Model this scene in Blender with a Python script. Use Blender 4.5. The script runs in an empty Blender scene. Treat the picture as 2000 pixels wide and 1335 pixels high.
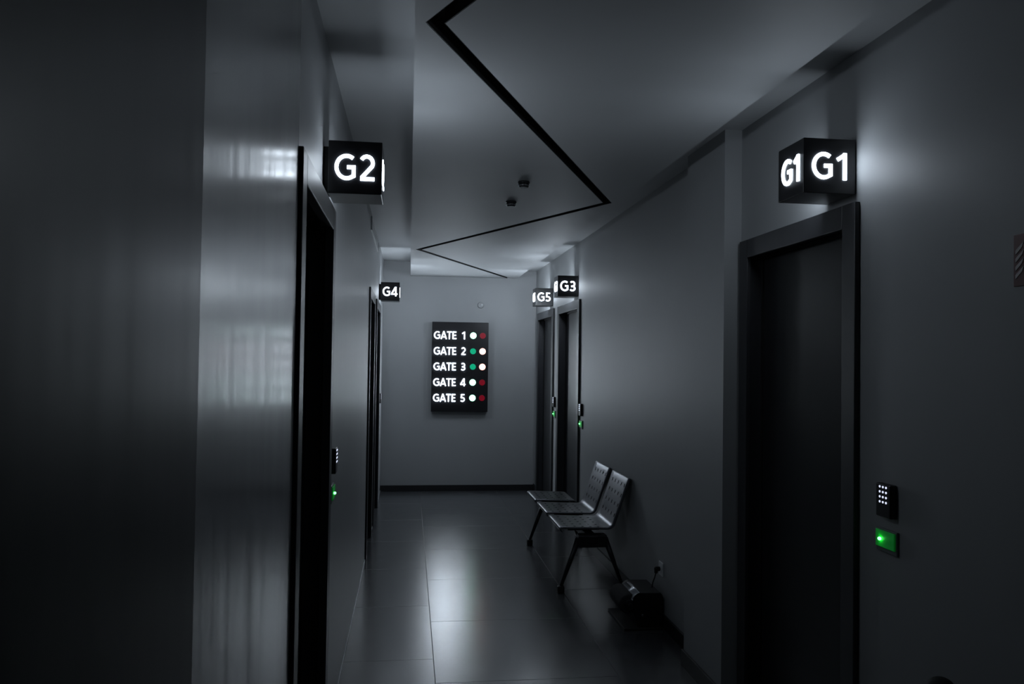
import bpy, bmesh, math, random
from mathutils import Vector, Matrix
random.seed(3)
sc = bpy.context.scene
C = sc.collection

# ------------------------------------------------------------- camera, world, exposure
cam_d = bpy.data.cameras.new('camera'); cam = bpy.data.objects.new('camera', cam_d); C.objects.link(cam)
yaw, pitch, roll, fpx = .1277, .0229, .0137, 1559.94
F = Vector((math.sin(yaw)*math.cos(pitch), math.cos(yaw)*math.cos(pitch), math.sin(pitch)))
R0 = Vector((math.cos(yaw), -math.sin(yaw), 0)); U0 = R0.cross(F)
RR = R0*math.cos(roll) + U0*math.sin(roll); UU = U0*math.cos(roll) - R0*math.sin(roll)
m = Matrix((RR, UU, -F)).transposed().to_4x4(); m.translation = (0, 0, 1.6)
cam.matrix_world = m
cam_d.sensor_width = 36; cam_d.lens = 36*fpx/2000; cam_d.clip_start = .05
sc.camera = cam
w = bpy.data.worlds.new('night'); sc.world = w; w.use_nodes = True
w.node_tree.nodes['Background'].inputs[0].default_value = (0, 0, 0, 1)
w.node_tree.nodes['Background'].inputs[1].default_value = 0
vs = sc.view_settings
vs.view_transform = 'Standard'; vs.look = 'None'; vs.gamma = 1; vs.exposure = 0.0; vs.use_curve_mapping = False
sc.cycles.use_denoising = True
sc.cycles.max_bounces = 10; sc.cycles.diffuse_bounces = 6; sc.cycles.glossy_bounces = 5
sc.cycles.sample_clamp_indirect = 3.0; sc.cycles.sample_clamp_direct = 5.0
GLOW = 31.0          # brightness of the lit lettering
GLOWC = (.78, .885, 1.0)

# ------------------------------------------------------------- room measures (metres)
XL, XR, D, YB = -.3243, 1.5545, 9.80, -2.5
ZC, ZP, ZG, XPE = 2.788, 2.612, 2.7085, 1.3103
ZD = 2.171

# ------------------------------------------------------------- materials
def new_mat(name):
    mt = bpy.data.materials.new(name); mt.use_nodes = True
    return mt, mt.node_tree.nodes, mt.node_tree.links, mt.node_tree.nodes['Principled BSDF']

def plain(name, col, rough=.5, metal=0, spec=.5, nscale=40, namt=.08, bump=0.0):
    mt, N, L, P = new_mat(name)
    tc = N.new('ShaderNodeTexCoord'); no = N.new('ShaderNodeTexNoise'); no.inputs['Scale'].default_value = nscale
    L.new(tc.outputs['Object'], no.inputs['Vector'])
    mx = N.new('ShaderNodeMix'); mx.data_type = 'RGBA'
    mx.inputs[6].default_value = tuple(c*(1-namt) for c in col)+(1,)
    mx.inputs[7].default_value = tuple(min(1, c*(1+namt)) for c in col)+(1,)
    L.new(no.outputs['Fac'], mx.inputs[0]); L.new(mx.outputs[2], P.inputs['Base Color'])
    P.inputs['Roughness'].default_value = rough; P.inputs['Metallic'].default_value = metal
    P.inputs['Specular IOR Level'].default_value = spec
    if bump:
        b = N.new('ShaderNodeBump'); b.inputs['Strength'].default_value = bump; b.inputs['Distance'].default_value = .002
        L.new(no.outputs['Fac'], b.inputs['Height']); L.new(b.outputs[0], P.inputs['Normal'])
    return mt

def paint(name, col, rough, spec=.5, wave=.0, coat=0, coat_rough=.2, axis='Y'):
    """wall paint: faint colour variation, roller streaks that run up the wall"""
    mt, N, L, P = new_mat(name)
    tc = N.new('ShaderNodeTexCoord')
    no = N.new('ShaderNodeTexNoise'); no.inputs['Scale'].default_value = 1.7; no.inputs['Detail'].default_value = 3
    L.new(tc.outputs['Object'], no.inputs['Vector'])
    mx = N.new('ShaderNodeMix'); mx.data_type = 'RGBA'
    mx.inputs[6].default_value = tuple(c*.94 for c in col)+(1,); mx.inputs[7].default_value = tuple(c*1.05 for c in col)+(1,)
    L.new(no.outputs['Fac'], mx.inputs[0]); L.new(mx.outputs[2], P.inputs['Base Color'])
    P.inputs['Roughness'].default_value = rough; P.inputs['Specular IOR Level'].default_value = spec
    if wave:
        mp = N.new('ShaderNodeMapping'); mp.inputs['Scale'].default_value = (9, 9, .25)
        L.new(tc.outputs['Object'], mp.inputs[0])
        n2 = N.new('ShaderNodeTexNoise'); n2.inputs['Scale'].default_value = 1.6; n2.inputs['Detail'].default_value = 1
        L.new(mp.outputs[0], n2.inputs['Vector'])
        b = N.new('ShaderNodeBump'); b.inputs['Strength'].default_value = 1; b.inputs['Distance'].default_value = wave
        L.new(n2.outputs['Fac'], b.inputs['Height']); L.new(b.outputs[0], P.inputs['Normal'])
        if coat: L.new(b.outputs[0], P.inputs['Coat Normal'])
    if coat:
        P.inputs['Coat Weight'].default_value = coat; P.inputs['Coat Roughness'].default_value = coat_rough
    return mt

def emis(name, col, s, base=(.8, .8, .8)):
    mt, N, L, P = new_mat(name)
    P.inputs['Base Color'].default_value = base+(1,)
    P.inputs['Emission Color'].default_value = col+(1,); P.inputs['Emission Strength'].default_value = s
    P.inputs['Roughness'].default_value = .4
    return mt

M_wall = paint('wall paint', (.335, .345, .352), .5, .4, wave=.0006)
M_left = paint('satin wall paint', (.36, .37, .38), .5, .4, wave=.0010, coat=.35, coat_rough=.30)
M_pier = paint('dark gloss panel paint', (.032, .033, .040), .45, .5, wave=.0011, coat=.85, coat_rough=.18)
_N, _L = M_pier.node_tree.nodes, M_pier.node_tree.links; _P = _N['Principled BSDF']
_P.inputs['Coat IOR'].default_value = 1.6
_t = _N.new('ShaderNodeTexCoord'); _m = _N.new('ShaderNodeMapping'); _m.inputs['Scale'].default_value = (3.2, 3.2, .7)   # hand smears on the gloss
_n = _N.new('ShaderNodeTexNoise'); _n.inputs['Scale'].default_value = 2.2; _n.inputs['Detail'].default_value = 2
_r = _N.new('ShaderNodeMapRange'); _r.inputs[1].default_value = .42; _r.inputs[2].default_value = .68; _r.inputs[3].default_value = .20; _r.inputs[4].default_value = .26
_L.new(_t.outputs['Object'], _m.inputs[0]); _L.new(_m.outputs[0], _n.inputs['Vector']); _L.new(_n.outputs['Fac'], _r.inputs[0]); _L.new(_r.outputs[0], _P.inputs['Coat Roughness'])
M_splay = paint('shade-darkened satin paint', (.008, .0082, .0105), .40, .6, wave=.0008, coat=.3, coat_rough=.27)  # wall paint with the dimness of the near end put into its base colour
M_ceil = paint('ceiling paint', (.44, .452, .462), .6, .3)
M_black = plain('black channel', (.006, .006, .007), .6)
M_frame = plain('dark door frame laminate', (.036, .037, .042), .4, nscale=20, namt=.15)
M_leaf = plain('dark door leaf laminate', (.018, .0185, .021), .38, nscale=12, namt=.15)
M_base = plain('dark skirting', (.012, .012, .014), .5)
M_skl = plain('pale skirting', (.22, .23, .25), .4)
M_acry = plain('black acrylic', (.012, .012, .014), .28, namt=.02)
M_lit = emis('lit white lettering', GLOWC, GLOW*1.8)
SIGN_LIT = {}                # each sign's faces: towards the viewer, away, and across the corridor
for _k, _f in {1: (.85, 1.3, 1.3), 2: (.8, 1.7, 2.5), 3: (1.1, 4.6, 3.6), 4: (1.0, 5.8, 3.6), 5: (.9, 5.8, 3.6)}.items():
    SIGN_LIT[_k] = [emis('lit lettering G%d' % _k, GLOWC, GLOW*q) for q in _f]
M_gon = emis('lit green lamp', (.32, 1.0, .62), 3.2)
M_goff = emis('dimly glowing green lamp', (.0, .36, .17), .75, (.0, .3, .15))  # switched off; faint emission stands in for light leaking from neighbouring lamps
M_ron = emis('lit red lamp', (1.0, .42, .32), 2.4)
M_roff = emis('dimly glowing red lamp', (.22, .002, .012), .45, (.2, .0, .01))  # switched off too, with a faint red glow added as emission
M_keyl = emis('lit key', (.72, .78, 1.0), 1.1)
M_led = emis('green led', (.10, 1.0, .16), 7.0)
M_gglass = emis('green glowing plate', (.0, .42, .035), .07, (.05, .75, .15))
M_plastic = plain('grey switch plastic', (.16, .17, .18), .4)
M_kp = plain('black keypad plastic', (.006, .006, .007), .35)
M_steel = plain('perforated steel', (.088, .09, .104), .33, .95, nscale=90, namt=.05)
M_darksteel = plain('dark painted steel', (.035, .036, .04), .4, .6)
M_rubber = plain('black rubber', (.006, .006, .006), .7)
M_silver = plain('polished trim', (.65, .66, .7), .22, 1.0)
M_brush = plain('brush bristles', (.02, .02, .022), .8, nscale=200, namt=.6, bump=1)
M_smoke = plain('dark glass cap', (.02, .022, .025), .15)
M_white = plain('white plastic', (.6, .62, .63), .4)
M_red = plain('red enamel', (.09, .004, .006), .4)
M_flame = plain('white print', (.55, .5, .5), .5)

def floor_mat():
    mt, N, L, P = new_mat('grey floor tiles')
    def math_(op, a, b=None, v=None):
        n = N.new('ShaderNodeMath'); n.operation = op
        for i, s in enumerate((a, b, v)):
            if s is None: continue
            if isinstance(s, (int, float)): n.inputs[i].default_value = s
            else: L.new(s, n.inputs[i])
        return n.outputs[0]
    tc = N.new('ShaderNodeTexCoord'); sp = N.new('ShaderNodeSeparateXYZ'); L.new(tc.outputs['Object'], sp.inputs[0])
    x, y = sp.outputs[0], sp.outputs[1]
    W_, H_ = .93, .93
    cx = math_('DIVIDE', math_('SUBTRACT', x, .155), W_)
    col = math_('FLOOR', cx)
    yy = math_('DIVIDE', math_('ADD', math_('SUBTRACT', y, 4.93), math_('MULTIPLY', col, .32)), H_)
    fx = math_('MULTIPLY', math_('ABSOLUTE', math_('SUBTRACT', math_('FRACT', math_('ADD', cx, .5)), .5)), W_)
    fy = math_('MULTIPLY', math_('ABSOLUTE', math_('SUBTRACT', math_('FRACT', math_('ADD', yy, .5)), .5)), H_)
    seam = math_('LESS_THAN', math_('MINIMUM', fx, fy), .0024)
    cmb = N.new('ShaderNodeCombineXYZ'); L.new(col, cmb.inputs[0]); L.new(math_('FLOOR', yy), cmb.inputs[1])
    wn = N.new('ShaderNodeTexWhiteNoise'); wn.noise_dimensions = '2D'; L.new(cmb.outputs[0], wn.inputs['Vector'])
    no = N.new('ShaderNodeTexNoise'); no.inputs['Scale'].default_value = 5; no.inputs['Detail'].default_value = 7
    no.inputs['Roughness'].default_value = .62
    L.new(tc.outputs['Object'], no.inputs['Vector'])
    mx = N.new('ShaderNodeMix'); mx.data_type = 'RGBA'
    mx.inputs[6].default_value = (.032, .034, .038, 1); mx.inputs[7].default_value = (.085, .09, .098, 1)
    f = math_('ADD', math_('MULTIPLY', no.outputs['Fac'], .8), math_('MULTIPLY', wn.outputs['Value'], .14))
    L.new(f, mx.inputs[0])
    m2 = N.new('ShaderNodeMix'); m2.data_type = 'RGBA'; m2.inputs[7].default_value = (.02, .02, .022, 1)
    L.new(seam, m2.inputs[0]); L.new(mx.outputs[2], m2.inputs[6]); L.new(m2.outputs[2], P.inputs['Base Color'])
    L.new(math_('ADD', math_('ADD', .17, math_('MULTIPLY', no.outputs['Fac'], .10)), math_('MULTIPLY', seam, .3)), P.inputs['Roughness'])
    L.new(math_('SUBTRACT', 1.0, math_('MULTIPLY', seam, .5)), P.inputs['Specular IOR Level'])
    b = N.new('ShaderNodeBump'); b.inputs['Strength'].default_value = .5; b.inputs['Distance'].default_value = .001
    L.new(math_('SUBTRACT', math_('MULTIPLY', no.outputs['Fac'], .5), seam), b.inputs['Height']); L.new(b.outputs[0], P.inputs['Normal'])
    P.inputs['Specular IOR Level'].default_value = 1.0
    return mt
M_floor = floor_mat()

# ------------------------------------------------------------- mesh helpers
def box(bm, x0, x1, y0, y1, z0, z1, mi=0, bev=0, seg=2):
    n = bmesh.new()
    v = [n.verts.new((x, y, z)) for x in (x0, x1) for y in (y0, y1) for z in (z0, z1)]
    for q in ((0, 1, 3, 2), (4, 6, 7, 5), (0, 4, 5, 1), (2, 3, 7, 6), (0, 2, 6, 4), (1, 5, 7, 3)):
        n.faces.new([v[i] for i in q])
    if bev: bmesh.ops.bevel(n, geom=n.edges[:], offset=bev, segments=seg, affect='EDGES', profile=.5)
    bmesh.ops.recalc_face_normals(n, faces=n.faces[:])
    merge(bm, n, mi)

def merge(bm, n, mi=0, mat=None):
    mp = {}
    for v in n.verts: mp[v] = bm.verts.new(mat @ v.co if mat else v.co)
    for f in n.faces:
        g = bm.faces.new([mp[v] for v in f.verts]); g.material_index = mi; g.smooth = f.smooth
    n.free()

def cyl(bm, p0, p1, r0, r1=None, seg=24, mi=0, bev=0, smooth=True, sx=1):
    r1 = r0 if r1 is None else r1
    p0, p1 = Vector(p0), Vector(p1); d = p1-p0
    n = bmesh.new()
    bmesh.ops.create_cone(n, cap_ends=True, segments=seg, radius1=r0, radius2=r1, depth=d.length)
    if bev:
        es = [e for e in n.edges if abs(e.verts[0].co.z-e.verts[1].co.z) < 1e-6]
        bmesh.ops.bevel(n, geom=es, offset=bev, segments=3, affect='EDGES', profile=.5)
    for f in n.faces: f.smooth = smooth and abs(f.normal.z) < .95
    rot = d.to_track_quat('Z', 'Y').to_matrix().to_4x4()
    mt = Matrix.Translation((p0+p1)/2) @ rot @ Matrix.Diagonal((sx, 1, 1, 1))
    merge(bm, n, mi, mt)

def prism(bm, pts, z0, z1, mi=0):
    """vertical prism over a plan outline that may be non-convex"""
    n = bmesh.new()
    a = [n.verts.new((p[0], p[1], z0)) for p in pts]; b = [n.verts.new((p[0], p[1], z1)) for p in pts]
    k = len(pts)
    for i in range(k): n.faces.new((a[i], a[(i+1) % k], b[(i+1) % k], b[i]))
    f0 = n.faces.new(a[::-1]); f1 = n.faces.new(b)
    bmesh.ops.triangulate(n, faces=[f0, f1])
    bmesh.ops.recalc_face_normals(n, faces=n.faces[:])
    merge(bm, n, mi)

def obj(name, bm, mats, parent=None, loc=None):
    me = bpy.data.meshes.new(name); bm.to_mesh(me); bm.free()
    for mt in (mats if isinstance(mats, (list, tuple)) else [mats]): me.materials.append(mt)
    o = bpy.data.objects.new(name, me); C.objects.link(o)
    if parent: o.parent = parent
    if loc: o.location = loc
    return o

def tag(o, label=None, cat=None, group=None, kind=None):
    if label: o['label'] = label
    if cat: o['category'] = cat
    if group: o['group'] = group
    if kind: o['kind'] = kind
    return o

def thing(name, label, cat, loc=(0, 0, 0), group=None, kind=None):
    o = bpy.data.objects.new(name, None); o.empty_display_size = .1; C.objects.link(o); o.location = loc
    return tag(o, label, cat, group, kind)

def dup(root, loc, label):
    r = root.copy(); C.objects.link(r); r.location = loc; r['label'] = label
    for ch in list(root.children):
        c = ch.copy(); C.objects.link(c); c.parent = r
        for g in ch.children:
            d = g.copy(); C.objects.link(d); d.parent = c
    return r

# ------------------------------------------------------------- floor and walls
bm = bmesh.new(); box(bm, -.6, 2.0, YB-.1, D+.2, -.1, 0); tag(obj('floor', bm, M_floor), 'dark grey tiled corridor floor', 'floor', kind='structure')

# doors: (near y, far y) of the frame's outer edge
LD = [(2.20, 3.17), (6.45, 7.36), (7.72, 8.78)]
RD = [(2.602, 3.585), (7.168, 8.257), (8.508, 9.605)]
JW = .055   # how far the wall opening sits inside the frame's outer edge

bm = bmesh.new()
ys = YB-.1
ys = 2.0
for a, b in LD + [(D+.2+JW, None)]:
    box(bm, -.60, XL, ys, a+JW, 0, 2.9, 0)
    if b:
        box(bm, -.60, XL, a+JW, b-JW, ZD-JW, 2.9, 0); ys = b-JW
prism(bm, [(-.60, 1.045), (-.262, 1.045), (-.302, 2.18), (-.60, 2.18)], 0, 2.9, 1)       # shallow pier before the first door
prism(bm, [(-.60, YB-.1), (-.36, YB-.1), (-.262, 1.045), (-.60, 1.045)], 0, 2.9, 2)      # wall stretch angled away behind the viewer so it reflects darker
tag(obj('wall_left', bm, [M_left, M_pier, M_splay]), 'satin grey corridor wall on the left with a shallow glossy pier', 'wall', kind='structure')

bm = bmesh.new(); ys = YB-.1
for a, b in RD + [(D+.2+JW, None)]:
    box(bm, XR, 1.85, ys, a+JW, 0, 2.9)
    if b:
        box(bm, XR, 1.85, a+JW, b-JW, ZD-JW, 2.9); ys = b-JW
box(bm, 1.470, XR+.01, 3.61, 4.12, 0, ZG+.01)                # pilaster
tag(obj('wall_right', bm, M_wall), 'pale grey corridor wall on the right with a shallow pilaster', 'wall', kind='structure')

bm = bmesh.new(); box(bm, -.6, 1.85, D, D+.2, 0, 2.9)
tag(obj('wall_far', bm, M_wall), 'pale grey end wall behind the gate board', 'wall', kind='structure')
bm = bmesh.new(); box(bm, -.6, 1.85, YB-.2, YB, 0, 2.9)
tag(obj('wall_back', bm, M_wall), 'pale grey end wall behind the viewer', 'wall', kind='structure')

# skirting
bm = bmesh.new(); T, H = .012, .08
for a, b in ((YB, 2.602), (4.12, 7.168), (8.257, 8.508), (9.605, D)): box(bm, XR-T, XR+.002, a, b, 0, H, 0, .002)
box(bm, 1.470-T, 1.472, 3.61-T, 4.12+T, 0, H, 0, .002); box(bm, 1.470, XR, 4.119, 4.12+T, 0, H, 0, .002); box(bm, 1.470, XR, 3.61-T, 3.611, 0, H, 0, .002)
tag(obj('baseboard_right', bm, M_base), 'dark skirting along the right wall', 'skirting', kind='structure')
bm = bmesh.new(); box(bm, XL+.002, XR-T, D-T, D+.002, 0, .07, 0, .002)
tag(obj('baseboard_far', bm, M_base), 'dark skirting along the end wall', 'skirting', kind='structure')
bm = bmesh.new()
for a, b in ((3.17, 6.45), (7.36, 7.72), (8.78, D)): box(bm, XL-.002, XL+.006, a, b, 0, .012, 0, .002)
tag(obj('baseboard_left', bm, M_skl), 'thin pale strip at the foot of the left wall', 'skirting', kind='structure')

# ------------------------------------------------------------- ceiling with the cut zigzag channel
zz = [(.106, YB), (1.238, -.13), (.062, 2.395), (1.238, 4.96), (.070, 7.42), (1.215, D)]
HWID = .0275
def offset(poly, d):
    out = []
    for i, p in enumerate(poly):
        if i in (0, len(poly)-1):
            q = poly[1] if i == 0 else poly[-2]
            t = Vector((p[0]-q[0], p[1]-q[1])).normalized()
            out.append((p[0]+d/abs(t.y), p[1]))
        else:
            t0 = Vector((p[0]-poly[i-1][0], p[1]-poly[i-1][1])).normalized()
            t1 = Vector((poly[i+1][0]-p[0], poly[i+1][1]-p[1])).normalized()
            n0, n1 = Vector((t0.y, -t0.x)), Vector((t1.y, -t1.x))
            nb = (n0+n1).normalized(); out.append((p[0]+nb.x*d/nb.dot(n0), p[1]+nb.y*d/nb.dot(n0)))
    return out
left_e, right_e = offset(zz, -HWID), offset(zz, HWID)
ZM = 2.668
bm = bmesh.new()
box(bm, -.6, 0.0, YB-.1, D+.2, ZC, 2.95)
box(bm, 0.0, XPE, YB-.1, D+.2, ZM, 2.95)
box(bm, XPE, 1.85, YB-.1, D+.2, ZG, 2.95)
for i in range(len(zz)-1):
    (ax, ay), (bx_, by) = left_e[i], left_e[i+1]
    prism(bm, [(0, ay), (ax, ay), (bx_, by), (0, by)], ZP, ZM)
    (ax, ay), (bx_, by) = right_e[i], right_e[i+1]
    prism(bm, [(XPE, ay), (ax, ay), (bx_, by), (XPE, by)], ZP, ZM)
tag(obj('ceiling', bm, M_ceil), 'grey ceiling with a dropped panel over the corridor', 'ceiling', kind='structure')
bm = bmesh.new()
li, ri = offset(zz, -HWID+.003), offset(zz, HWID-.003)
for i in range(len(zz)-1):
    for A_, B_, z0, z1 in ((left_e, right_e, ZM-.006, ZM), (left_e, li, ZP+.001, ZM-.006), (ri, right_e, ZP+.001, ZM-.006)):
        prism(bm, [A_[i], A_[i+1], B_[i+1], B_[i]], z0, z1)
tag(obj('trim_1', bm, M_black), 'black zigzag recessed channel across the dropped ceiling panel', 'ceiling channel', kind='structure')

# ------------------------------------------------------------- doors
def door(idx, side, a, b, label, proud):
    s = 1 if side == 'R' else -1         # s points into the wall
    xw = XR if side == 'R' else XL
    xf = xw - s*proud
    t = thing('door_%d' % idx, label, 'door', (0, 0, 0), kind='structure')
    t.location = (xw, (a+b)/2, 0); ox, oy = xw, (a+b)/2
    def bx(b_, x0, x1, y0, y1, z0, z1, bev=0):
        box(b_, min(x0, x1)-ox, max(x0, x1)-ox, y0-oy, y1-oy, z0, z1, 0, bev)
    CW = .085
    n = bmesh.new()
    e = .001
    bx(n, xf, xw-s*e*0, a, a+CW, 0, ZD, .003); bx(n, xf, xw, b-CW, b, 0, ZD, .003)
    bx(n, xf, xw, a+CW, b-CW, ZD-CW, ZD, .003)
    # jamb lining runs back into the opening
    g = .012
    bx(n, xw-s*proud*.6, xw+s*.15, a+JW, a+CW-g, 0, ZD-JW); bx(n, xw-s*proud*.6, xw+s*.15, b-CW+g, b-JW, 0, ZD-JW)
    bx(n, xw-s*proud*.6, xw+s*.15, a+CW-g, b-CW+g, ZD-CW+g, ZD-JW)
    obj('door_frame', n, M_frame, t)
    n = bmesh.new()
    bx(n, xw+s*.065, xw+s*.105, a+CW-g+.003, b-CW+g-.003, .006, ZD-CW+g-.003, .002)
    obj('door_leaf', n, M_leaf, t)
    n = bmesh.new()                       # rubber seal round the leaf
    bx(n, xw+s*.056, xw+s*.065, a+CW-g, a+CW-g+.012, .006, ZD-CW+g-.003)
    bx(n, xw+s*.056, xw+s*.065, b-CW+g-.012, b-CW+g, .006, ZD-CW+g-.003)
    bx(n, xw+s*.056, xw+s*.065, a+CW-g, b-CW+g, ZD-CW+g-.015, ZD-CW+g-.001)
    obj('door_seal', n, M_rubber, t)
    return t
door(1, 'R', *RD[0], 'wide dark door with a flat dark frame, nearest on the right under the G1 sign', .02)
door(2, 'R', *RD[1], 'dark door on the right under the G3 sign, beyond the metal bench', .02)
door(3, 'R', *RD[2], 'dark door on the right under the G5 sign, next to the end wall', .02)
door(4, 'L', *LD[0], 'dark door seen edge-on at the left under the G2 sign', .033)
door(5, 'L', *LD[1], 'narrow edge-on dark door on the left wall, first of the two before the G4 sign', .014)
door(6, 'L', *LD[2], 'narrow edge-on dark door on the left wall directly below the G4 sign', .014)

# ------------------------------------------------------------- lettering drawn as strokes
def arc(cx, cy, rx, ry, a0, a1, n=14):
    return [(cx+rx*math.cos(math.radians(a0+(a1-a0)*i/n)), cy+ry*math.sin(math.radians(a0+(a1-a0)*i/n))) for i in range(n+1)]
# each glyph: advance, list of centre-line strokes; cap height 1 with the stroke half-width already inside
S = .15
GL = {
 'G': (.90, [arc(.50, .5, .43, .425, 52, 322, 26)[:-2] + [(.80, .17), (.80, .50), (.52, .50)]]),
 'A': (.80, [[(.045, 0), (.395, .955), (.435, .955), (.785, 0)], [(.17, .27), (.66, .27)]]),
 'T': (.68, [[(.0, .925), (.68, .925)], [(.34, .925), (.34, 0)]]),
 'E': (.64, [[(.56, .925), (.105, .925), (.105, .075), (.58, .075)], [(.105, .50), (.53, .50)]]),
 '1': (.47, [[(.03, .735), (.365, .93)], [(.355, 0), (.355, .985)]]),
 '2': (.70, [arc(.33, .68, .255, .25, 150, -30, 14) + [(.14, .14), (.14, .075), (.66, .075)]]),
 '3': (.70, [arc(.31, .705, .24, .22, 140, -90, 14), arc(.31, .28, .275, .205, 90, -145, 14), [(.18, .485), (.33, .485)]]),
 '4': (.76, [[(.55, 0), (.55, .93), (.48, .93), (.075, .30), (.075, .24), (.74, .24)]]),
 '5': (.70, [[(.58, .925), (.17, .925), (.145, .53)] + arc(.30, .30, .285, .23, 105, -140, 16)]),
 ' ': (.32, []),
}
def stroke(bm, pts, hw, d, mat):
    k = len(pts); L_, R_ = [], []
    P = [Vector(p) for p in pts]
    for i in range(k):
        t0 = (P[i]-P[i-1]).normalized() if i else (P[1]-P[0]).normalized()
        t1 = (P[i+1]-P[i]).normalized() if i < k-1 else t0
        n0, n1 = Vector((-t0.y, t0.x)), Vector((-t1.y, t1.x))
        nb = (n0+n1); nb = nb.normalized() if nb.length > 1e-6 else n0
        c = max(.45, nb.dot(n0)); L_.append(P[i]+nb*hw/c); R_.append(P[i]-nb*hw/c)
    def v3(p, y): return mat @ Vector((p.x, y, p.y))
    fr = [(bm.verts.new(v3(a, -d)), bm.verts.new(v3(b, -d))) for a, b in zip(L_, R_)]
    bk = [(bm.verts.new(v3(a, 0)), bm.verts.new(v3(b, 0))) for a, b in zip(L_, R_)]
    for i in range(k-1):
        bm.faces.new((fr[i][0], fr[i][1], fr[i+1][1], fr[i+1][0])[::-1])
        bm.faces.new((bk[i][0], bk[i][1], bk[i+1][1], bk[i+1][0]))
        for s in (0, 1):
            q = (fr[i][s], fr[i+1][s], bk[i+1][s], bk[i][s]); bm.faces.new(q if s else q[::-1])
    for e in (0, k-1):
        q = (fr[e][0], fr[e][1], bk[e][1], bk[e][0]); bm.faces.new(q if e == 0 else q[::-1])
def text_bm(txt, cap, depth, gap=.06, weight=1.0, mat=None, squeeze=1):
    """text centred on the local origin, facing -Y"""
    bm = bmesh.new(); W_ = sum(GL[c][0] for c in txt)+gap*(len(txt)-1); x = -W_/2
    for c in txt:
        adv, sts = GL[c]
        for j, st in enumerate(sts):
            pts = [((x+p[0])*cap*squeeze, (p[1]-.5)*cap) for p in st]
            stroke(bm, pts, S*.5*cap*weight, depth*(1+.004*j), mat or Matrix())
        x += adv+gap
    bmesh.ops.recalc_face_normals(bm, faces=bm.faces[:])
    return bm

# ------------------------------------------------------------- the glowing cube signs
SS = .1937
def gate_sign(num, side, y0, label):
    zc = 2.2971; s = SS
    xw = XR if side == 'R' else XL
    cx = xw - s/2 - .004 if side == 'R' else xw + s/2 + .020
    t = thing('gate_sign', label, 'sign', (cx, y0+s/2, zc), 'lit cube signs over the doors')
    n = bmesh.new(); h = s/2
    box(n, -h, h, -h, h, -h, h, 0, .0025, 2)
    obj('housing', n, M_acry, t)
    n = bmesh.new()                        # wall plate
    if side == 'R': box(n, h, h+.004, -h*.8, h*.8, -h*.8, h*.8)
    else: box(n, -h-.020, -h, -h*.8, h*.8, -h*.8, h*.8)
    obj('wall_mount', n, M_black, t)
    for face, ang in enumerate((0, 180, -90 if side == 'R' else 90)):
        mt = Matrix.Rotation(math.radians(ang), 4, 'Z') @ Matrix.Translation((0, -h, 0))
        obj('lettering', text_bm('G%d' % num, s*.50, .003, .12 if num != 1 else .17, .92, mt, .88), SIGN_LIT[num][face], t)
gate_sign(1, 'R', 2.626, 'black cube sign with lit letters G1 above the nearest right-hand door')
gate_sign(2, 'L', 2.958, 'black cube sign with lit letters G2 sticking out of the left wall')
gate_sign(3, 'R', 7.284, 'black cube sign with lit letters G3 above a right-hand door beyond the bench')
gate_sign(4, 'L', 8.380, 'black cube sign with lit letters G4, far down the left wall')
gate_sign(5, 'R', 8.606, 'black cube sign with lit letters G5 on the right, closest to the end wall')

# ------------------------------------------------------------- gate board on the end wall
bx0, bx1, bz0, bz1 = .2704, .9585, .967, 2.056
t = thing('gate_board', 'black board on the end wall reading GATE 1 to GATE 5 with coloured lamps', 'display board',
          ((bx0+bx1)/2, D-.04, (bz0+bz1)/2))
n = bmesh.new(); W2, H2 = (bx1-bx0)/2, (bz1-bz0)/2
box(n, -W2, W2, -.04, .039, -H2, H2, 0, .003); obj('panel', n, M_acry, t)
rows = [1.894, 1.703, 1.514, 1.324, 1.135]
state = [1, 0, 0, 1, 1]
for i, z in enumerate(rows):
    dz = z-(bz0+bz1)/2
    cxr = .490-(bx0+bx1)/2
    obj('gate_word', text_bm('GATE', .094, .005, .08, .85, Matrix.Translation((cxr-.058, -.04, dz)), .90), M_lit, t)
    obj('gate_numeral', text_bm('%d' % (i+1), .094, .005, .08, .85, Matrix.Translation((cxr+.163, -.04, dz)), .90), M_lit, t)
    for X, on, off, g in ((.771, M_gon, M_goff, state[i]), (.887, M_ron, M_roff, 1-state[i])):
        n = bmesh.new(); x = X-(bx0+bx1)/2
        cyl(n, (x, -.036, dz), (x, -.046, dz), .039 if g else .036, seg=32, bev=.002)
        o = obj('lamp', n, on if g else off, t)
        o['label'] = ('lit ' if g else 'dimly glowing ')+('green' if X < .8 else 'red')+' round lamp'

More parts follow.
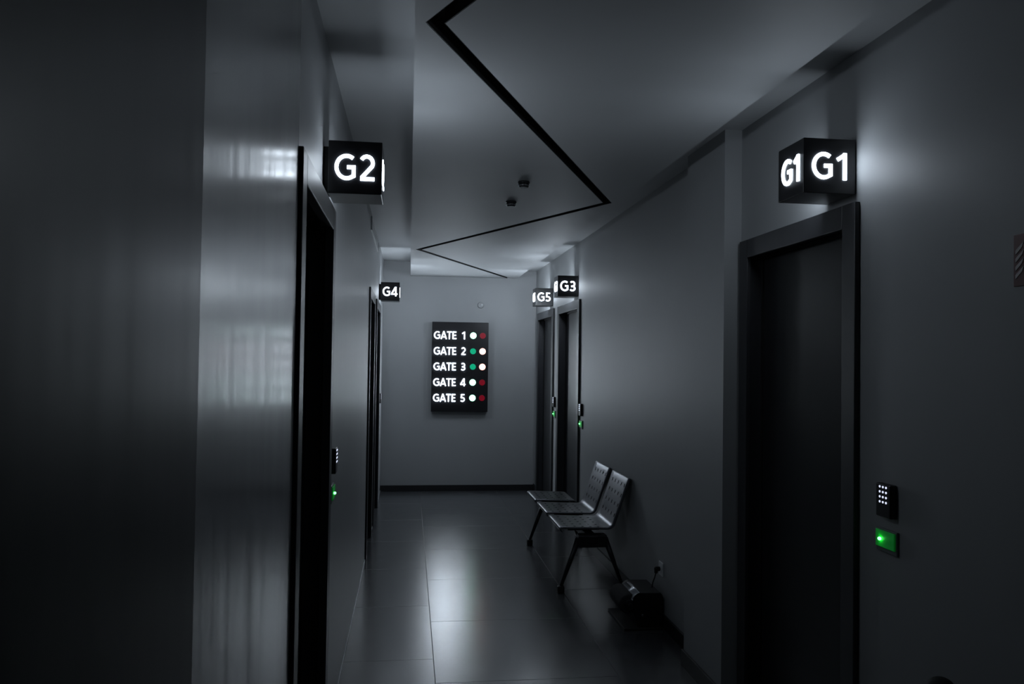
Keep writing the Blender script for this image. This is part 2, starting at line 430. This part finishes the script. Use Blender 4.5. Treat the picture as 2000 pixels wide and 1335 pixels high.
# ------------------------------------------------------------- keypads and exit buttons
def keypad(side, y, label, grp='door keypads'):
    s = 1 if side == 'R' else -1; xw = XR if side == 'R' else XL
    t = thing('door_keypad', label, 'keypad', (xw, y, 1.162), grp)
    n = bmesh.new(); box(n, min(0, -s*.024), max(0, -s*.024), -.040, .040, -.054, .054, 0, .004)
    obj('body', n, M_kp, t)
    for r in range(4):
        for c in range(3):
            n = bmesh.new(); zz_ = .0437-r*.0162; yy_ = .0165-c*.0172
            cyl(n, (-s*.0235, yy_, zz_), (-s*.0255, yy_, zz_), .0037, seg=12)
            obj('key', n, M_keyl, t)
    return t
def button(side, y, label, z=1.032):
    s = 1 if side == 'R' else -1; xw = XR if side == 'R' else XL
    t = thing('exit_button', label, 'door button', (xw, y, z), 'green exit buttons')
    n = bmesh.new(); box(n, min(0, -s*.008), max(0, -s*.008), -.058, .055, -.040, .036, 0, .002); obj('plate', n, M_plastic, t)
    n = bmesh.new(); box(n, min(-s*.008, -s*.014), max(-s*.008, -s*.014), -.052, .050, -.025, .030, 0, .0015); obj('touch_panel', n, M_gglass, t)['label'] = 'green glowing touch panel'
    n = bmesh.new(); bmesh.ops.create_icosphere(n, subdivisions=2, radius=.006)
    bmesh.ops.transform(n, matrix=Matrix.Translation((-s*.0185, .020 if side == 'R' else -.02, .002)), verts=n.verts[:]); obj('indicator', n, M_led, t)['label'] = 'bright green indicator light'
keypad('R', 2.425, 'black keypad with twelve lit white keys, nearest on the right wall')
keypad('R', 7.085, 'small black keypad on the right wall beside the door under the G3 sign')
keypad('R', 8.42, 'small black keypad on the strip of wall between the G3 and G5 doors')
keypad('L', 3.50, 'black keypad seen edge-on on the left wall past the G2 door')
keypad('L', 8.93, 'tiny edge-on black keypad far down the left wall below the G4 sign')
button('R', 2.432, 'bright green lit button under the nearest right-hand keypad')
button('R', 7.085, 'small green lit button under the keypad beside the G3 door')
button('R', 8.42, 'small green lit button between the G3 and G5 doors')
button('L', 3.52, 'sliver of a green lit button on the left wall below the keypad', 1.02)

# ------------------------------------------------------------- ceiling sensors, wall sensor, vent
def sensor(x, y, label):
    t = thing('smoke_detector', label, 'smoke detector', (x, y, ZP), 'smoke detectors on the ceiling panel')
    n = bmesh.new(); cyl(n, (0, 0, -.012), (0, 0, 0), .034, bev=.002); obj('base', n, M_smoke, t)
    n = bmesh.new(); cyl(n, (0, 0, -.034), (0, 0, -.012), .026, .031, bev=.004); obj('cap', n, M_smoke, t)
    n = bmesh.new(); cyl(n, (0, 0, -.026), (0, 0, -.023), .0335, bev=.001); obj('ring', n, M_silver, t)
sensor(.628, 4.46, 'small dark round detector on the ceiling panel, the nearer of the two')
sensor(.628, 5.03, 'small dark round detector on the ceiling panel, the farther of the two')
t = thing('motion_sensor', 'small pale oval sensor on the end wall above the gate board', 'sensor', (.864, D, 2.272))
n = bmesh.new(); cyl(n, (0, 0, 0), (0, -.02, 0), .040, .036, bev=.006, sx=1); obj('body', n, M_wall, t)
n = bmesh.new(); cyl(n, (.012, -.018, .004), (.012, -.026, .004), .015, .011, bev=.003); obj('lens', n, M_white, t)
t = thing('air_vent', 'slatted air vent high on the left wall before the G4 sign', 'air vent', (XL, 7.2, 2.69))
n = bmesh.new()
for z0, z1 in ((-.055, -.045), (.045, .055)): box(n, -.001, .012, -.70, .70, z0, z1, 0, .001)
for y0, y1 in ((-.70, -.69), (.69, .70)): box(n, -.001, .012, y0, y1, -.045, .045, 0, .001)
obj('frame', n, M_white, t)
n = bmesh.new(); box(n, -.001, .002, -.69, .69, -.045, .045); obj('backing', n, M_black, t)
for k in range(5):
    n = bmesh.new(); z = -.034+k*.017
    box(n, .001, .010, -.69, .69, z-.003, z+.001); obj('slat', n, M_white, t)

# ------------------------------------------------------------- metal bench: beam, two seats with backs, one flat seat
bench = thing('beam_bench', 'perforated metal waiting bench with two seat backs standing against the right wall', 'bench', (1.28, 6.2, 0))
def P3(x, y, z): return (x-1.28, y-6.2, z)
def profile(back):
    pts = [(1.062, .428), (1.052, .434), (1.050, .444), (1.056, .451), (1.070, .453)]
    pts += [(1.355, .443)]
    if back:
        cx, cz, r = 1.372, .498, .055                       # rolled bend, then the back rises
        for i in range(1, 9):
            a = math.radians(-100+i*(82/8)); pts.append((cx+r*math.cos(a)+.006, cz+r*math.sin(a)))
        pts += [(1.533, .778), (1.537, .784), (1.5415, .785)]
    else:
        for i in range(1, 7):
            a = math.radians(92-i*25); pts.append((1.372+.026*math.cos(a)+.0, .417+.026*math.sin(a)))
        pts += [(1.376, .388)]
    return pts
def sheet(y0, y1, back, name):
    pr = profile(back)
    L_ = [0]
    for a, b in zip(pr, pr[1:]): L_.append(L_[-1]+math.dist(a, b))
    def at(s):
        s = max(0, min(L_[-1], s))
        for i in range(len(pr)-1):
            if s <= L_[i+1]+1e-9:
                f = (s-L_[i])/(L_[i+1]-L_[i]); return (pr[i][0]*(1-f)+pr[i+1][0]*f, pr[i][1]*(1-f)+pr[i+1][1]*f)
        return pr[-1]
    W_ = y1-y0
    sflat0, sflat1 = L_[4], L_[5]
    rows_ = []
    nr = 5
    for k in range(nr):
        c = sflat0 + .035 + (sflat1-sflat0-.06)*k/(nr-1)
        rows_.append((c-.011, c+.011, 1))
    if back:
        sb0 = L_[13]; sb1 = L_[14]
        for k in range(4):
            c = sb0+.045+(sb1-sb0-.095)*k/3; rows_.append((c-.0145, c+.0145, 1))
    cuts = sorted(set([round(v, 5) for v in L_] + [round(v, 5) for r in rows_ for v in r[:2]]))
    def inhole(a, b): return any(a >= r[0]-1e-4 and b <= r[1]+1e-4 for r in rows_)
    # widths
    wc = [0]; cells = []
    for k in range(5):
        c = W_*(.16+.17*k); wc += [c-.009, c+.009]; cells.append((c-.009, c+.009))
    wc.append(W_)
    bm = bmesh.new(); cache = {}
    def V(wv, s):
        key = (round(wv, 5), round(s, 5))
        if key not in cache:
            x, z = at(s); cache[key] = bm.verts.new(P3(x, y0+wv, z))
        return cache[key]
    def is_inside_l(s): return any(r[0]+1e-4 < s < r[1]-1e-4 for r in rows_)
    cuts = [c for c in cuts if not is_inside_l(c)]
    for s0, s1 in zip(cuts, cuts[1:]):
        for i in range(len(wc)-1):
            w0, w1 = wc[i], wc[i+1]
            if inhole(s0, s1) and i % 2 == 1:
                K = 12; cw, cs = (w0+w1)/2, (s0+s1)/2; ring = []
                for k in range(K):
                    a = math.radians(-135+k*360/K); ring.append(V(cw+(w1-w0)*.49*math.cos(a), cs+(s1-s0)*.44*math.sin(a)))
                cor = [V(w0, s0), V(w1, s0), V(w1, s1), V(w0, s1)]
                for q in range(4):
                    seg = [ring[(q*3+j) % K] for j in range(4)]
                    bm.faces.new([cor[q], cor[(q+1) % 4]] + seg[::-1])
            else:
                bm.faces.new((V(w0, s0), V(w1, s0), V(w1, s1), V(w0, s1)))
    bmesh.ops.recalc_face_normals(bm, faces=bm.faces[:])
    bm.faces.ensure_lookup_table()
    for f in bm.faces: f.smooth = True
    o = obj(name, bm, M_steel, bench)
    md = o.modifiers.new('thickness', 'SOLIDIFY'); md.thickness = .004; md.offset = 0
    return o
sheet(5.41, 5.89, True, 'seat_shell')
sheet(5.955, 6.435, True, 'seat_shell')
sheet(6.51, 6.99, False, 'seat_plate')['label'] = 'flat perforated seat plate without a back'
n = bmesh.new(); box(n, -.035, .035, 5.42-6.2, 6.98-6.2, .345, .395, 0, .005); obj('beam', n, M_darksteel, bench)
for yc in (5.65, 6.195, 6.75):                      # brackets between beam and shells
    n = bmesh.new(); box(n, -.14, .09, yc-.03-6.2, yc+.03-6.2, .395, .425, 0, .003)
    cyl(n, (.07, yc-6.2, .41), (.13, yc-6.2, .445 if yc < 6.5 else .41), .010, seg=10)
    obj('seat_bracket', n, M_darksteel, bench)
for yc in (5.47, 6.90):
    n = bmesh.new()
    box(n, -.10, .10, yc-.045-6.2, yc+.045-6.2, .315, .400, 0, .008)
    obj('leg_bracket', n, M_darksteel, bench)
    for xt, xb in ((-.095, -.215), (.095, .222)):
        n = bmesh.new()
        cyl(n, (xb, yc-6.2, .040), (xt, yc-6.2, .37), .011, .021, seg=16, sx=1.0)
        lg = obj('leg', n, M_darksteel, bench)
        n = bmesh.new(); box(n, xb-.024, xb+.024, yc-.024-6.2, yc+.024-6.2, 0, .048, 0, .008, 3)
        obj('foot', n, M_rubber, lg)

# ------------------------------------------------------------- shoe polisher on the floor, its plug and the socket
YP = 4.68
t = thing('shoe_polisher', 'black box-shaped polishing machine with a silver trim on the floor by the right wall', 'polishing machine', (1.43, YP+.16, 0))
def Q(x, y, z): return (x-1.43, y-YP-.16, z)
n = bmesh.new(); a = Q(1.295, YP-.02, 0); b = Q(1.535, YP+.38, .014); box(n, a[0], b[0], a[1], b[1], a[2], b[2], 0, .004); obj('base_plate', n, M_rubber, t)
n = bmesh.new()                                     # body with a rounded upper left shoulder
sec = [(1.385, .014), (1.535, .014), (1.535, .20), (1.525, .214), (1.41, .216)]
for i in range(7):
    an = math.radians(90+i*15); sec.append((1.405+.050*math.cos(an), .166+.050*math.sin(an)))
sec.append((1.36, .10))
va = [n.verts.new(Q(x, YP, z)) for x, z in sec]; vb = [n.verts.new(Q(x, YP+.30, z)) for x, z in sec]
k = len(sec)
for i in range(k): n.faces.new((va[i], va[(i+1) % k], vb[(i+1) % k], vb[i]))
n.faces.new(va[::-1]); n.faces.new(vb); bmesh.ops.recalc_face_normals(n, faces=n.faces[:])
bmesh.ops.bevel(n, geom=[e for e in n.edges if abs(e.verts[0].co.y-e.verts[1].co.y) < 1e-5], offset=.004, segments=2, affect='EDGES')
obj('body', n, M_kp, t)
n = bmesh.new()                                     # curved silver hood along the shoulder
prev = None; K = 8; r0, r1 = .0535, .0575
ringA, ringB = [], []
for i in range(K+1):
    an = math.radians(98+i*9)
    ringA.append([n.verts.new(Q(1.403+r*math.cos(an), y, .166+r*math.sin(an))) for y in (YP-.006, YP+.24) for r in (r0, r1)])
for i in range(K):
    p, q = ringA[i], ringA[i+1]
    for (u, v) in ((0, 1), (1, 3), (3, 2), (2, 0)): n.faces.new((p[u], p[v], q[v], q[u]))
n.faces.new(ringA[0]); n.faces.new(ringA[-1]); bmesh.ops.recalc_face_normals(n, faces=n.faces[:])
for f in n.faces: f.smooth = True
obj('silver_hood', n, M_silver, t)
n = bmesh.new(); cyl(n, Q(1.335, YP+.02, .145), Q(1.335, YP+.27, .145), .060, seg=36, bev=.012); obj('roller_brush', n, M_brush, t)
n = bmesh.new(); cyl(n, Q(1.335, YP+.004, .145), Q(1.335, YP+.02, .145), .032, seg=28, bev=.004); cyl(n, Q(1.335, YP-.004, .145), Q(1.335, YP+.006, .145), .012, seg=16, bev=.002)
obj('hub_cap', n, M_darksteel, t)
n = bmesh.new(); cyl(n, Q(1.412, YP+.002, .085), Q(1.412, YP-.006, .085), .008, seg=16, bev=.002); obj('button', n, M_silver, t)
n = bmesh.new()                                     # cord rising from the machine to the plug
pts = [(1.505, YP+.12, .21), (1.505, YP+.10, .25), (1.512, YP+.085, .285), (1.518, YP+.08, .315)]
for p, q in zip(pts, pts[1:]): cyl(n, Q(*p), Q(*q), .004, seg=8)
cyl(n, Q(1.518, YP+.08, .312), Q(1.520, YP+.08, .345), .010, .013, seg=14, bev=.002)
cyl(n, Q(1.515, YP+.08, .338), Q(1.542, YP+.08, .338), .014, seg=18, bev=.002)
obj('power_cord', n, M_rubber, t)
t = thing('wall_socket', 'square pale wall socket low on the right wall above the polishing machine', 'socket', (XR, YP+.08, .338))
n = bmesh.new(); box(n, -.008, 0, -.041, .041, -.041, .041, 0, .003); obj('cover_plate', n, M_white, t)
n = bmesh.new(); cyl(n, (-.0075, 0, 0), (-.0115, 0, 0), .022, seg=28, bev=.001); obj('outlet', n, M_white, t)

# ------------------------------------------------------------- fire sign and extinguisher at the right edge
t = thing('fire_sign', 'dark red fire safety sign with pale flames at the right edge of view', 'sign', (XR, 1.808, 1.875))
n = bmesh.new(); box(n, -.004, 0, -.076, .076, -.067, .067, 0, .001); obj('plate', n, M_red, t)
n = bmesh.new()
def wall_poly(n, pts, x=-.0055, th=.0015):           # pts in (distance to the right as seen, up)
    a_ = [n.verts.new((x, -p[0], p[1])) for p in pts]; b_ = [n.verts.new((x+th, -p[0], p[1])) for p in pts]
    k = len(pts)
    n.faces.new(a_); n.faces.new(b_[::-1])
    for i in range(k): n.faces.new((a_[i], a_[(i+1) % k], b_[(i+1) % k], b_[i]))
for k in range(4):                                   # curling flame tongues, swept to the right
    z = -.040+k*.021; 
    wall_poly(n, [(-.068, z-.008), (-.060, z-.002), (-.046, z+.010), (-.040, z+.024), (-.050, z+.016), (-.064, z+.006), (-.068, z+.002)])
wall_poly(n, [(-.030, -.048), (.0, -.052), (.018, -.040), (.022, -.014), (.010, .014), (.006, .040), (-.006, .022), (-.012, .004), (-.022, .022), (-.030, -.004), (-.036, -.028)])
bmesh.ops.recalc_face_normals(n, faces=n.faces[:])
obj('flame_symbol', n, M_flame, t)

t = thing('fire_extinguisher', 'dark rounded top of a fire extinguisher at the bottom right by the wall', 'fire extinguisher', (1.475, 2.06, 0))
n = bmesh.new()
prof = [(0, 0), (.062, 0), (.070, .010), (.070, .495), (.064, .545), (.046, .58), (.022, .60), (.018, .625)]
SEG = 32; rings = []
for r, z in prof: rings.append([n.verts.new((r*math.cos(2*math.pi*i/SEG), r*math.sin(2*math.pi*i/SEG), z)) for i in range(SEG)] if r else None)
for a_, b_ in zip(rings[1:], rings[2:]):
    for i in range(SEG): n.faces.new((a_[i], a_[(i+1) % SEG], b_[(i+1) % SEG], b_[i])).smooth = True
n.faces.new(rings[1][::-1]); n.faces.new(rings[-1]); obj('cylinder_body', n, M_red, t)
n = bmesh.new(); cyl(n, (0, 0, .620), (0, 0, .670), .022, seg=20, bev=.003); obj('valve', n, M_darksteel, t)
n = bmesh.new(); bmesh.ops.create_uvsphere(n, u_segments=28, v_segments=16, radius=.040)
bmesh.ops.transform(n, matrix=Matrix.Translation((0, 0, .702)) @ Matrix.Diagonal((1, 1.0, .95, 1)), verts=n.verts[:])
for f in n.faces: f.smooth = True
obj('handle_cover', n, M_rubber, t)
n = bmesh.new()
hp = [(.0, -.020, .650), (-.02, -.06, .635), (-.03, -.082, .565), (-.03, -.082, .30), (-.03, -.080, .16)]
for p, q in zip(hp, hp[1:]): cyl(n, p, q, .010, seg=12)
obj('hose', n, M_rubber, t)
